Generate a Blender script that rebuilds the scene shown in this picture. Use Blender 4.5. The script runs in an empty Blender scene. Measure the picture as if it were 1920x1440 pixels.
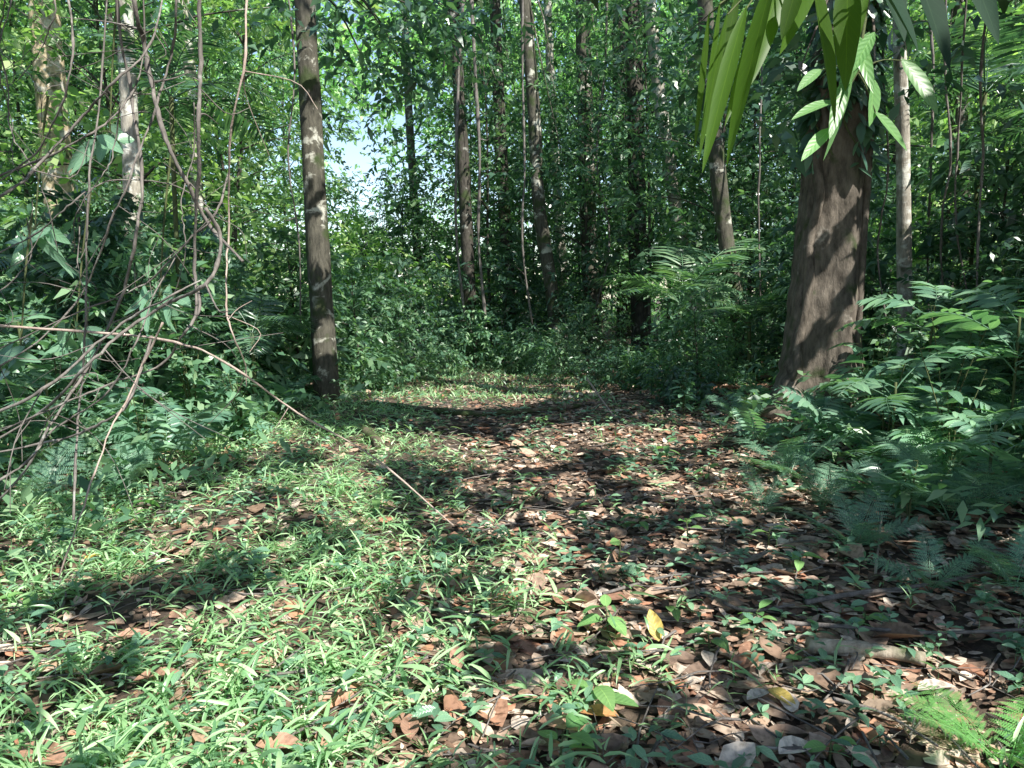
import bpy, math, random
import numpy as np
from mathutils import Vector
rng = np.random.default_rng(11); random.seed(11)
S = bpy.context.scene; COL = S.collection
R = math.radians
H = 1.4; P = R(7); F = 1397.0
CAM = np.array([0, 0, H])
sE, sA = R(50), R(42)
SUN = np.array([math.cos(sE)*math.sin(sA), -math.cos(sE)*math.cos(sA), math.sin(sE)])
UP = np.array([0, 0, 1.0])

# ---------------------------------------------------------------- view maths
def ray(px, py):
    a = (px-960)/F; b = (720-py)/F
    return np.array([a, math.cos(P)+b*math.sin(P), -math.sin(P)+b*math.cos(P)])
def at(px, py, Y):
    r = ray(px, py); return CAM + r*(Y/r[1])
def gnd(px, py):
    r = ray(px, py); return CAM + r*(-H/r[2])
_g = rng.random((4, 64, 64))
def vn(x, y, k=0):
    x = np.asarray(x, float); y = np.asarray(y, float)
    xi = np.floor(x).astype(int); yi = np.floor(y).astype(int)
    fx = x-xi; fy = y-yi; fx = fx*fx*(3-2*fx); fy = fy*fy*(3-2*fy)
    g = _g[k]; a = g[xi % 64, yi % 64]; b = g[(xi+1) % 64, yi % 64]; c = g[xi % 64, (yi+1) % 64]; d = g[(xi+1) % 64, (yi+1) % 64]
    return (a*(1-fx)+b*fx)*(1-fy)+(c*(1-fx)+d*fx)*fy
def sst(a, b, x):
    t = np.clip((np.asarray(x, float)-a)/(b-a), 0, 1); return t*t*(3-2*t)
def gz(x, y):
    x = np.asarray(x, float); y = np.asarray(y, float)
    z = 0.10*(vn(x*0.45+9, y*0.45+5)-.5)+0.05*(vn(x*1.3+3, y*1.3)-.5)
    return z + 0.18*sst(2.5, 6, np.abs(x-0.2)) + .14*sst(1.6, 3.4, x) - 0.03 - .22*sst(9.5, 14, y)
def G(px, py, dz=0.0):
    p = gnd(px, py); p[2] = float(gz(p[0], p[1]))+dz; return p

# ---------------------------------------------------------------- mesh tools
class Geo:
    def __init__(s): s.V = []; s.Q = []; s.U = []; s.n = 0
    def add(s, V, Q, U=None):
        s.V.append(V); s.Q.append(Q+s.n); s.n += len(V)
        s.U.append(np.zeros((len(Q)*4, 2)) if U is None else U)
        return s
    def build(s, name, mat, parent=None, loc=None, smooth=False, uv=True):
        V = np.concatenate(s.V); Q = np.concatenate(s.Q)
        if loc is not None: V = V-np.asarray(loc)
        me = bpy.data.meshes.new(name)
        me.vertices.add(len(V)); me.vertices.foreach_set('co', V.astype(np.float32).ravel())
        me.loops.add(len(Q)*4); me.loops.foreach_set('vertex_index', Q.astype(np.int32).ravel())
        me.polygons.add(len(Q)); me.polygons.foreach_set('loop_start', np.arange(0, len(Q)*4, 4, dtype=np.int32))
        if uv:
            l = me.uv_layers.new(name='UVMap'); l.data.foreach_set('uv', np.concatenate(s.U).astype(np.float32).ravel())
        me.update(calc_edges=True)
        if smooth: me.polygons.foreach_set('use_smooth', np.ones(len(Q), dtype=bool))
        me.materials.append(mat)
        o = bpy.data.objects.new(name, me); COL.objects.link(o)
        if parent is not None: o.parent = parent
        elif loc is not None: o.location = Vector(loc)
        return o

def tmpl(st, wd, cols=3):
    st = np.array(st, float); wd = np.array(wd, float); n = len(st)
    c = np.array([-1, 0, 1.]) if cols == 3 else np.array([-1., 1.])
    k = len(c)
    s = np.repeat(st, k); t = np.tile(c, n); w = np.repeat(wd, k)
    Q = []
    for i in range(n-1):
        for j in range(k-1): Q.append([i*k+j, i*k+j+1, (i+1)*k+j+1, (i+1)*k+j])
    Q = np.array(Q); uv = np.stack([(t+1)/2, s], 1)
    return s, t, w, Q, uv[Q.ravel()]
T_LOW = tmpl([0, .45, 1], [.1, 1, .04], 2)
T_MID = tmpl([0, .22, .55, 1], [.08, .8, .95, .03], 3)
T_HI = tmpl([0, .08, .22, .4, .6, .8, .93, 1], [.05, .4, .82, 1, .94, .62, .28, .02], 3)
T_GRASS = tmpl([0, .2, .5, .8, 1], [.35, 1, .85, .45, .03], 3)
T_HEART = tmpl([0, .04, .15, .32, .55, .78, .93, 1], [.3, .75, 1, 1, .8, .45, .16, .02], 3)
T_DEAD = tmpl([0, .15, .42, .72, 1], [.1, .65, 1, .7, .04], 3)

def nrm(v): return v/np.maximum(np.linalg.norm(v, axis=-1, keepdims=True), 1e-9)
def leaves(geo, base, d, n, L, W, droop=.15, fold=.15, T=T_LOW):
    N = len(base); d = nrm(d); side = nrm(np.cross(d, n)); n = np.cross(side, d)
    s, t, w, Q, uv = T; K = len(s)
    L = np.broadcast_to(np.asarray(L, float), (N,)); W = np.broadcast_to(np.asarray(W, float), (N,))
    droop = np.broadcast_to(np.asarray(droop, float), (N,)); fold = np.broadcast_to(np.asarray(fold, float), (N,))
    V = base[:, None, :]+d[:, None, :]*(s[None, :]*L[:, None])[..., None]
    V = V+side[:, None, :]*(t[None, :]*w[None, :]*W[:, None]*.5)[..., None]
    V = V+n[:, None, :]*(fold[:, None]*np.abs(t)[None, :]*w[None, :]*W[:, None])[..., None]
    V[..., 2] -= droop[:, None]*L[:, None]*(s**2)[None, :]
    QQ = (Q[None]+(np.arange(N)*K)[:, None, None]).reshape(-1, 4)
    geo.add(V.reshape(-1, 3), QQ, np.tile(uv, (N, 1)))
def rv(N): return rng.normal(size=(N, 3))
def sprays(geo, C, D, K=10, L=.16, W=.06, twig=.5, T=T_LOW, sag=.35, keep=None):
    D = nrm(D); N = len(C)
    t = np.linspace(.12, 1, K)
    pos = C[:, None]+D[:, None]*(twig*t)[None, :, None]
    pos[..., 2] -= sag*twig*(t**2)[None]
    side = nrm(np.cross(D, UP+.2*rv(N)))
    sg = np.where(np.arange(K) % 2 == 0, 1., -1.)
    ld = D[:, None]*.55+side[:, None]*sg[None, :, None]*.8+.4*rng.normal(size=(N, K, 3))
    ld[..., 2] -= .2
    ln = UP+.65*rng.normal(size=(N, K, 3))
    pos = pos.reshape(-1, 3); ld = ld.reshape(-1, 3); ln = ln.reshape(-1, 3)
    if keep is not None:
        m = keep(pos+nrm(ld)*L*.5); pos, ld, ln = pos[m], ld[m], ln[m]
    n = len(pos); sc = rng.uniform(.6, 1.3, n)
    leaves(geo, pos, ld, ln, L*sc, W*sc, rng.uniform(.05, .35, n), rng.uniform(.02, .2, n), T)

def cr(pts, m):
    p = np.array(pts, float); p = np.vstack([2*p[0]-p[1], p, 2*p[-1]-p[-2]])
    n = len(p)-3; out = []
    for u in np.linspace(0, n-1e-6, m):
        i = int(u); t = u-i; a, b, c, d = p[i:i+4]
        out.append(.5*((2*b)+(-a+c)*t+(2*a-5*b+4*c-d)*t*t+(-a+3*b-3*c+d)*t**3))
    return np.array(out)
def tube(geo, pts, rad, n=7, shape=None, cap=True):
    pts = np.array(pts, float); m = len(pts); rad = np.broadcast_to(np.asarray(rad, float), (m,))
    tan = nrm(np.gradient(pts, axis=0))
    ref = np.array([1., 0, 0]) if abs(tan[0][0]) < .8 else np.array([0, 1., 0])
    a = np.cross(tan[0], ref); a /= np.linalg.norm(a); V = []
    th = np.linspace(0, 2*math.pi, n, endpoint=False)
    for i in range(m):
        a = a-tan[i]*np.dot(a, tan[i]); a /= np.linalg.norm(a); b = np.cross(tan[i], a)
        r = rad[i]*(np.ones(n) if shape is None else shape(i/(m-1), th))
        V.append(pts[i]+np.outer(np.cos(th)*r, a)+np.outer(np.sin(th)*r, b))
    V = np.concatenate(V); Q = []
    for i in range(m-1):
        for j in range(n):
            k = (j+1) % n; Q.append([i*n+j, i*n+k, (i+1)*n+k, (i+1)*n+j])
    if cap and n % 2 == 0:
        V = np.vstack([V, pts[0], pts[-1]])
        for j in range(0, n, 2):
            k = (j+1) % n; k2 = (j+2) % n
            Q.append([m*n, k2, k, j]); Q.append([m*n+1, (m-1)*n+j, (m-1)*n+k, (m-1)*n+k2])
    geo.add(V, np.array(Q))

# ---------------------------------------------------------------- tags
def tag(o, label, cat, group=None, kind=None):
    if label: o['label'] = label
    if cat: o['category'] = cat
    if group: o['group'] = group
    if kind: o['kind'] = kind
    return o
def empty(name, loc, label, cat, group=None, rz=0):
    o = bpy.data.objects.new(name, None); COL.objects.link(o); o.empty_display_size = .1
    o.location = Vector(loc); o.rotation_euler = (0, 0, rz)
    return tag(o, label, cat, group)
def child(name, me, parent, loc=(0, 0, 0), rot=(0, 0, 0), sc=1):
    o = bpy.data.objects.new(name, me); COL.objects.link(o); o.parent = parent
    o.location = loc; o.rotation_euler = rot; o.scale = (sc, sc, sc); return o
def proto_mesh(geo, name, mat, smooth=False):
    o = geo.build(name, mat, smooth=smooth); me = o.data; bpy.data.objects.remove(o); return me

# ---------------------------------------------------------------- materials
def new(name):
    m = bpy.data.materials.new(name); m.use_nodes = True; nt = m.node_tree; nt.nodes.clear()
    return m, nt, nt.nodes, nt.links
def ramp(nd, stops, interp='LINEAR'):
    r = nd.new('ShaderNodeValToRGB'); r.color_ramp.interpolation = interp
    e = r.color_ramp.elements
    while len(e) < len(stops): e.new(.5)
    for i, (p, c) in enumerate(stops):
        e[i].position = p; e[i].color = (*c, 1) if len(c) == 3 else c
    return r
def leafmat(name, cols, trans=.32, rough=.4, vein=0, tc=(1.45, 1.8, .8), spec=.5, blotch=False, bump=.2, gain=1.):
    m, nt, nd, ln = new(name)
    cols = [tuple(x*gain for x in c) for c in cols]
    g = nd.new('ShaderNodeNewGeometry'); r = ramp(nd, [(i/(len(cols)-1), c) for i, c in enumerate(cols)])
    ln.new(g.outputs['Random Per Island'], r.inputs[0]); col = r.outputs[0]
    oi = nd.new('ShaderNodeObjectInfo'); mr = nd.new('ShaderNodeMapRange'); mr.inputs[3].default_value = .8; mr.inputs[4].default_value = 1.3
    ln.new(oi.outputs['Random'], mr.inputs[0])
    hs = nd.new('ShaderNodeHueSaturation'); ln.new(col, hs.inputs['Color']); ln.new(mr.outputs[0], hs.inputs['Value']); col = hs.outputs[0]
    bs = nd.new('ShaderNodeBsdfPrincipled'); bs.inputs['Roughness'].default_value = rough
    bs.inputs['Specular IOR Level'].default_value = spec
    if blotch:
        tcn = nd.new('ShaderNodeTexCoord'); nz = nd.new('ShaderNodeTexNoise'); nz.inputs['Scale'].default_value = 45; nz.inputs['Detail'].default_value = 5
        ln.new(tcn.outputs['Object'], nz.inputs['Vector'])
        rr = ramp(nd, [(.3, (.4, .38, .36)), (.55, (1, 1, 1)), (.75, (1.0, .95, .9))]); ln.new(nz.outputs[0], rr.inputs[0])
        mx = nd.new('ShaderNodeMixRGB'); mx.blend_type = 'MULTIPLY'; mx.inputs[0].default_value = .85
        ln.new(col, mx.inputs[1]); ln.new(rr.outputs[0], mx.inputs[2]); col = mx.outputs[0]
    if vein:
        uv = nd.new('ShaderNodeUVMap'); sp = nd.new('ShaderNodeSeparateXYZ'); ln.new(uv.outputs[0], sp.inputs[0])
        def mth(op, a, b=None):
            n = nd.new('ShaderNodeMath'); n.operation = op
            for i, x in enumerate([a, b]):
                if x is None: continue
                if isinstance(x, (int, float)): n.inputs[i].default_value = x
                else: ln.new(x, n.inputs[i])
            return n.outputs[0]
        t = mth('ABSOLUTE', mth('SUBTRACT', sp.outputs[0], .5))
        mid = mth('LESS_THAN', t, .022)
        ph = mth('SINE', mth('MULTIPLY', mth('SUBTRACT', sp.outputs[1], mth('MULTIPLY', t, .35)), vein*6.283))
        sv = mth('MULTIPLY', mth('GREATER_THAN', ph, .95), .35)
        k = mth('MAXIMUM', mid, sv)
        mx = nd.new('ShaderNodeMixRGB'); mx.blend_type = 'MIX'
        hl = nd.new('ShaderNodeMixRGB'); hl.blend_type = 'MULTIPLY'; hl.inputs[0].default_value = 1; hl.inputs[2].default_value = (1.7, 1.5, 1.4, 1)
        ln.new(col, hl.inputs[1]); ln.new(mth('MULTIPLY', k, .7), mx.inputs[0]); ln.new(col, mx.inputs[1]); ln.new(hl.outputs[0], mx.inputs[2]); col = mx.outputs[0]
        if bump:
            bp = nd.new('ShaderNodeBump'); bp.inputs['Strength'].default_value = bump; bp.inputs['Distance'].default_value = .002
            ln.new(ph, bp.inputs['Height']); ln.new(bp.outputs[0], bs.inputs['Normal'])
    ln.new(col, bs.inputs['Base Color'])
    tr = nd.new('ShaderNodeBsdfTranslucent'); mt = nd.new('ShaderNodeMixRGB'); mt.blend_type = 'MULTIPLY'; mt.inputs[0].default_value = 1; mt.inputs[2].default_value = (*tc, 1)
    ln.new(col, mt.inputs[1]); ln.new(mt.outputs[0], tr.inputs[0])
    ms = nd.new('ShaderNodeMixShader'); ms.inputs[0].default_value = trans
    ln.new(bs.outputs[0], ms.inputs[1]); ln.new(tr.outputs[0], ms.inputs[2])
    o = nd.new('ShaderNodeOutputMaterial'); ln.new(ms.outputs[0], o.inputs[0]); return m
def barkmat(name, c1, c2, lich=(.42, .43, .38), amt=.5, moss=0., bump=.6, ls=2.2, zs=.3, ns=22, soft=.07):
    m, nt, nd, ln = new(name)
    tcn = nd.new('ShaderNodeTexCoord'); mp = nd.new('ShaderNodeMapping'); mp.inputs['Scale'].default_value = (1, 1, zs)
    ln.new(tcn.outputs['Object'], mp.inputs[0])
    n1 = nd.new('ShaderNodeTexNoise'); n1.inputs['Scale'].default_value = ns; n1.inputs['Detail'].default_value = 8; n1.inputs['Roughness'].default_value = .65
    ln.new(mp.outputs[0], n1.inputs['Vector'])
    r1 = ramp(nd, [(.3, c1), (.68, c2)]); ln.new(n1.outputs[0], r1.inputs[0]); col = r1.outputs[0]
    n2 = nd.new('ShaderNodeTexNoise'); n2.inputs['Scale'].default_value = ls; n2.inputs['Detail'].default_value = 8; n2.inputs['Roughness'].default_value = .62; n2.inputs['Distortion'].default_value = .4
    m2 = nd.new('ShaderNodeMapping'); m2.inputs['Scale'].default_value = (1, 1, 1.3); m2.inputs['Location'].default_value = (3.1, 1.7, 5.3)
    ln.new(tcn.outputs['Object'], m2.inputs[0]); ln.new(m2.outputs[0], n2.inputs['Vector'])
    a = .75-amt*.3
    r2 = ramp(nd, [(a, (0, 0, 0)), (a+soft, (1, 1, 1))] if amt > 0 else [(0, (0, 0, 0)), (1, (0, 0, 0))])
    ln.new(n2.outputs[0], r2.inputs[0])
    mx = nd.new('ShaderNodeMixRGB'); ln.new(r2.outputs[0], mx.inputs[0]); ln.new(col, mx.inputs[1])
    lc = nd.new('ShaderNodeMixRGB'); lc.blend_type = 'MULTIPLY'; lc.inputs[0].default_value = .5; lc.inputs[1].default_value = (*lich, 1)
    ln.new(n1.outputs[0], lc.inputs[2]); ln.new(lc.outputs[0], mx.inputs[2]); col = mx.outputs[0]
    if moss:
        n3 = nd.new('ShaderNodeTexNoise'); n3.inputs['Scale'].default_value = 4; n3.inputs['Detail'].default_value = 6
        ln.new(tcn.outputs['Object'], n3.inputs['Vector']); r3 = ramp(nd, [(.62-moss*.3, (0, 0, 0)), (.75-moss*.3, (1, 1, 1))]); ln.new(n3.outputs[0], r3.inputs[0])
        mm = nd.new('ShaderNodeMixRGB'); ln.new(r3.outputs[0], mm.inputs[0]); ln.new(col, mm.inputs[1]); mm.inputs[2].default_value = (.05, .07, .028, 1); col = mm.outputs[0]
    bs = nd.new('ShaderNodeBsdfPrincipled'); bs.inputs['Roughness'].default_value = .85; bs.inputs['Specular IOR Level'].default_value = .2
    ln.new(col, bs.inputs['Base Color'])
    bp = nd.new('ShaderNodeBump'); bp.inputs['Strength'].default_value = bump; bp.inputs['Distance'].default_value = .03
    ln.new(n1.outputs[0], bp.inputs['Height']); ln.new(bp.outputs[0], bs.inputs['Normal'])
    o = nd.new('ShaderNodeOutputMaterial'); ln.new(bs.outputs[0], o.inputs[0]); return m

M = {}
M['leaf'] = leafmat('forest_leaf', [(.03, .068, .042), (.052, .11, .062), (.085, .158, .085), (.14, .21, .115)], gain=1.6, rough=.36)
M['leaf_dark'] = leafmat('dark_glossy_leaf', [(.02, .05, .034), (.042, .09, .058), (.075, .135, .08)], rough=.28, spec=.75, gain=1.55)
M['leaf_sun_tint'] = leafmat('sun_tinted_leaf', [(.08, .155, .07), (.13, .225, .09), (.2, .3, .12), (.29, .37, .16)], trans=.42, gain=1.45)  # lighter green carries the sunlight on left and far crowns in its colour
M['canopy'] = leafmat('canopy_leaf', [(.04, .085, .03), (.06, .12, .04)], trans=.08)
M['far'] = leafmat('haze_tinted_far_leaf', [(.15, .24, .14), (.24, .35, .2), (.38, .48, .31)], trans=.4, gain=1.3)  # pale sunlit haze of the distance is mixed into this leaf colour
M['grass'] = leafmat('bamboo_grass_leaf', [(.095, .2, .095), (.17, .31, .145), (.27, .42, .215), (.4, .55, .32)], rough=.32, trans=.28, gain=1.15, spec=.6)
M['fern'] = leafmat('fern_leaf', [(.045, .105, .072), (.08, .155, .105), (.14, .225, .155)], rough=.32, gain=1.75, spec=.75)
M['fern_sun_tint'] = leafmat('sun_tinted_fern_leaf', [(.15, .36, .12), (.22, .46, .14)], rough=.45, trans=.4)  # sunlit corner fern: lighter copy of the fern colour
M['big'] = leafmat('backlit_tint_veined_leaf', [(.04, .105, .016), (.065, .14, .02), (.095, .175, .026)], vein=11, trans=.55, rough=.42, tc=(2.3, 2.3, .45), bump=0, spec=.3)  # yellow-green of light from behind is tinted into these leaf colours
M['big_dark'] = leafmat('broad_dark_leaf', [(.014, .035, .022), (.02, .045, .026)], vein=9, trans=.1, rough=.7, bump=0, spec=.1)
M['seed'] = leafmat('seedling_leaf', [(.10, .24, .09), (.15, .31, .11), (.2, .37, .13)], vein=8, trans=.35)
M['shrub'] = leafmat('shrub_leaf', [(.05, .11, .072), (.08, .155, .1), (.135, .23, .14)], vein=8, trans=.28, rough=.28, gain=1.65, spec=.75)
M['litter'] = leafmat('leaf_litter', [(.07, .048, .036), (.18, .122, .086), (.33, .225, .16), (.11, .077, .058), (.45, .325, .24), (.22, .155, .115), (.57, .46, .36), (.145, .1, .074), (.4, .2, .125), (.31, .19, .13), (.68, .59, .49), (.085, .06, .047)], trans=.08, rough=.6, tc=(1.2, 1, .8), spec=.3, blotch=True, gain=1.25)
M['dead_yellow'] = leafmat('yellow_dead_leaf', [(.55, .4, .09), (.64, .5, .15)], vein=8, trans=.2, rough=.5, tc=(1.1, 1, .8), blotch=True)
M['dead_orange'] = leafmat('orange_dead_leaf', [(.42, .2, .09), (.5, .27, .12)], vein=8, trans=.2, rough=.5, tc=(1.1, 1, .8), blotch=True)
M['dead_brown'] = leafmat('brown_dead_leaf', [(.32, .18, .125), (.42, .26, .185)], vein=8, trans=.1, rough=.55, tc=(1.1, 1, .8), blotch=True)
M['dead_pale'] = leafmat('pale_dead_leaf', [(.5, .44, .37), (.62, .56, .48)], vein=8, trans=.1, rough=.6, tc=(1.1, 1, .8), blotch=True)
M['bark_lichen'] = barkmat('lichen_bark', (.035, .034, .027), (.13, .122, .095), (.62, .62, .53), .64, moss=.3, ls=3.6)
M['bark_big'] = barkmat('fluted_brown_bark', (.042, .036, .029), (.205, .175, .142), (.45, .41, .35), .5, bump=.8, zs=.35, ns=14, moss=.12)
M['bark_dark'] = barkmat('dark_bark', (.026, .024, .02), (.10, .09, .075), (.45, .45, .4), .56, moss=.25)
M['bark_pale'] = barkmat('pale_bark', (.2, .18, .15), (.46, .43, .36), (.8, .8, .72), .8, moss=.1, ls=4)
M['bark_sun_tint'] = barkmat('sun_tinted_bark', (.26, .2, .12), (.58, .48, .33), (.75, .7, .6), .75, moss=.3, ls=4)  # yellow sunlight on the far-left trunk tinted into the bark colour
M['vine'] = barkmat('vine_bark', (.07, .064, .058), (.24, .215, .195), (.42, .41, .38), .5, bump=.5, ls=6)
M['twig'] = barkmat('dry_twig_bark', (.25, .19, .16), (.52, .42, .36), (.58, .53, .48), .4, ls=8)
M['deadwood'] = barkmat('rotten_wood', (.2, .165, .12), (.52, .45, .35), (.65, .6, .5), .55, ls=9, moss=.1)
M['log'] = barkmat('mossy_log_bark', (.05, .04, .03), (.2, .16, .12), (.4, .36, .29), .45, moss=.7)
M['stem'] = barkmat('green_stem', (.05, .07, .03), (.12, .14, .06), amt=0)

def soil():
    m, nt, nd, ln = new('forest_soil')
    tcn = nd.new('ShaderNodeTexCoord'); n = nd.new('ShaderNodeTexNoise'); n.inputs['Scale'].default_value = 9; n.inputs['Detail'].default_value = 10; n.inputs['Roughness'].default_value = .7
    ln.new(tcn.outputs['Object'], n.inputs['Vector'])
    v = nd.new('ShaderNodeTexVoronoi'); v.inputs['Scale'].default_value = 26; ln.new(tcn.outputs['Object'], v.inputs['Vector'])
    r = ramp(nd, [(.3, (.05, .036, .026)), (.55, (.13, .093, .066)), (.75, (.22, .16, .115))]); ln.new(n.outputs[0], r.inputs[0])
    bw = nd.new('ShaderNodeRGBToBW'); ln.new(v.outputs['Color'], bw.inputs[0])
    mx = nd.new('ShaderNodeMixRGB'); mx.blend_type = 'MULTIPLY'; mx.inputs[0].default_value = .6
    ln.new(r.outputs[0], mx.inputs[1]); ln.new(bw.outputs[0], mx.inputs[2])
    bs = nd.new('ShaderNodeBsdfPrincipled'); bs.inputs['Roughness'].default_value = .95; ln.new(mx.outputs[0], bs.inputs['Base Color'])
    bp = nd.new('ShaderNodeBump'); bp.inputs['Distance'].default_value = .04; ln.new(n.outputs[0], bp.inputs['Height']); ln.new(bp.outputs[0], bs.inputs['Normal'])
    o = nd.new('ShaderNodeOutputMaterial'); ln.new(bs.outputs[0], o.inputs[0]); return m
M['soil'] = soil()

# ---------------------------------------------------------------- gaps cut into the leaf cover so sun lands on chosen spots
LIT = []
def lit_g(px, py, rx, ry, n=0, r0=.10, r1=.25):
    c = gnd(px, py); X = abs(gnd(px+rx, py)[0]-c[0]); Y = abs(gnd(px, py-ry)[1]-gnd(px, py+ry)[1])/2
    if not n: LIT.append((c, X+.08, Y+.08)); return
    for _ in range(n):
        a = random.uniform(0, 6.28); r = math.sqrt(random.random()); LIT.append((c+np.array([math.cos(a)*X*r, math.sin(a)*Y*r, 0]), random.uniform(r0, r1)+.05, random.uniform(r0, r1)+.05))
def lit_p(px, py, Y, r): LIT.append((at(px, py, Y), r+.08, r+.1))
for a in [(300, 1250, 330, 160, 24), (620, 1200, 220, 120, 13), (120, 1060, 150, 60, 7), (520, 1380, 380, 90, 17), (720, 1060, 160, 60, 7), (560, 930, 200, 50, 11), (330, 1010, 250, 50, 8),
          (760, 830, 190, 22), (960, 850, 120, 16), (1150, 815, 190, 20), (1010, 1040, 80, 32), (1040, 1140, 60, 60, 3), (850, 750, 160, 16), (1060, 1310, 60, 45, 2),
          (470, 830, 120, 25), (1850, 1400, 110, 60), (1720, 1290, 70, 25, 2), (1230, 1200, 40, 25), (1180, 900, 200, 30, 10, .07, .18), (1400, 1250, 220, 90, 8, .05, .11), (900, 950, 400, 60, 16, .05, .14), (1200, 1080, 320, 130, 20, .05, .12), (900, 860, 420, 40, 16, .07, .17), (1600, 1330, 250, 90, 8, .05, .1)]: lit_g(*a)
for a in [(1562, 520, 7.6, .13), (1595, 350, 7.6, .12), (1580, 635, 7.6, .1), (1606, 440, 7.65, .06), (1540, 430, 7.6, .04), (1570, 200, 3.2, .3), (1400, 120, 1.9, .3), (100, 280, 14, 1.6), (95, 120, 14, 1.2), (420, 160, 20, 2.6), (300, 350, 20, 2.4),
          (1820, 540, 5.0, .4), (1700, 620, 5, .35), (1350, 600, 13, .8), (1190, 430, 19, .5), (590, 260, 9.4, .14), (590, 120, 9.4, .14), (596, 480, 9.4, .12), (610, 650, 9.4, .15), (1690, 400, 9, .5), (1690, 200, 9, .4), (700, 560, 18, 1.8), (1030, 600, 17.5, .6), (430, 740, 7, .5),
          (1640, 760, 5.5, .4), (1480, 780, 6, .3), (1880, 330, 6, .4), (880, 300, 20, 1.5), (250, 400, 10, .7), (60, 560, 6, .5), (250, 800, 6, .5), (1100, 200, 20, 1.5), (640, 640, 12, .6), (1250, 620, 12, .6), (860, 520, 20, 1.5), (1400, 300, 20, 1.2), (1800, 250, 14, 1),
          (1560, 850, 5, .2), (1750, 720, 5, .3), (1850, 660, 5, .2), (330, 640, 7, .4), (150, 700, 5, .3), (440, 600, 8, .4), (370, 300, 3.5, .15), (270, 120, 3.7, .15), (240, 560, 3.4, .12),
          (720, 640, 13, .6), (800, 620, 17, .7), (900, 640, 17, .5), (1365, 450, 12.5, .2)]: lit_p(*a)
for k in range(70): lit_p(random.uniform(1380, 1920), random.uniform(520, 930), random.uniform(4, 9), random.uniform(.02, .11))
for k in range(60): lit_p(random.uniform(0, 560), random.uniform(420, 900), random.uniform(4, 10), random.uniform(.02, .12))
for k in range(22): lit_p(random.uniform(60, 470), random.uniform(20, 800), random.uniform(3.2, 4.2), random.uniform(.02, .07))
for k in range(60): lit_p(random.uniform(1000, 1920), random.uniform(60, 620), random.uniform(11, 20), random.uniform(.1, .35))
LITA = np.array([[c[0], c[1], c[2], rx, ry] for c, rx, ry in LIT])
def keep(Pn):
    k = np.ones(len(Pn), bool)
    for cx, cy, cz, rx, ry in LITA:
        h = (Pn[:, 2]-cz)/SUN[2]
        dx = (Pn[:, 0]-SUN[0]*h-cx)/rx; dy = (Pn[:, 1]-SUN[1]*h-cy)/ry
        k &= ~((dx*dx+dy*dy < 1) & (h > .8))
    return k

# ---------------------------------------------------------------- ground
xs = np.concatenate([np.linspace(-120, -9, 14), np.linspace(-8.5, 8.5, 110), np.linspace(9, 120, 14)])
ys = np.concatenate([np.linspace(-60, .5, 10), np.linspace(1, 16, 100), np.linspace(16.5, 160, 26)])
X, Yy = np.meshgrid(xs, ys); nx, ny = len(xs), len(ys)
V = np.stack([X, Yy, gz(X, Yy)], -1).reshape(-1, 3)
ii, jj = np.meshgrid(np.arange(nx-1), np.arange(ny-1)); b = (jj*nx+ii).ravel()
g = Geo(); g.add(V, np.stack([b, b+1, b+nx+1, b+nx], 1))
tag(g.build('ground', M['soil'], smooth=True), 'dark brown forest floor soil under the leaf litter', None, kind='structure')

# leaf litter
def scatter(n, x0, x1, y0, y1, dens, pw=1.5):
    x = rng.uniform(x0, x1, n*3); v = rng.uniform(0, 1, n*3)
    y = y0+(y1-y0)*v**pw
    m = rng.random(n*3) < dens(x, y); return x[m][:n], y[m][:n]
x, y = scatter(62000, -5.5, 6, 1.5, 15, lambda x, y: .4+.6*sst(-1.2, .6, x), 1.9); n = len(x)
th = rng.uniform(0, 2*math.pi, n)
d = np.stack([np.cos(th), np.sin(th), rng.normal(0, .10, n)], 1); nn = UP+.2*rv(n)
L = rng.gamma(1.9, .026, n)+.014; L = np.clip(L, .016, .19)
g = Geo(); leaves(g, np.stack([x, y, gz(x, y)+rng.uniform(.003, .028, n)], 1), d, nn, L, L*rng.uniform(.3, .75, n), rng.normal(0, .11, n), rng.normal(.04, .18, n), T_DEAD)
tag(g.build('leaf_litter', M['litter']), 'brown and tan fallen leaves covering the forest floor', 'leaf litter', kind='stuff')
g = Geo()
for i in range(1000):
    x0 = random.uniform(-2.5, 4.5); y0 = 1.6+random.random()**1.6*8; a = random.uniform(0, 6.28); l = random.uniform(.06, .45)
    q = np.array([[x0+math.cos(a)*l*t+random.gauss(0, .012), y0+math.sin(a)*l*t+random.gauss(0, .012), 0] for t in (0, .33, .66, 1)])
    q[:, 2] = gz(q[:, 0], q[:, 1])+.03+rng.uniform(0, .025, 4); tube(g, q, np.linspace(.004, .002, 4)*random.uniform(.5, 1.6), 5, cap=False)
tag(g.build('fallen_twigs', M['vine']), 'thin broken twigs scattered in the leaf litter', 'twigs', kind='stuff')

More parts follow.
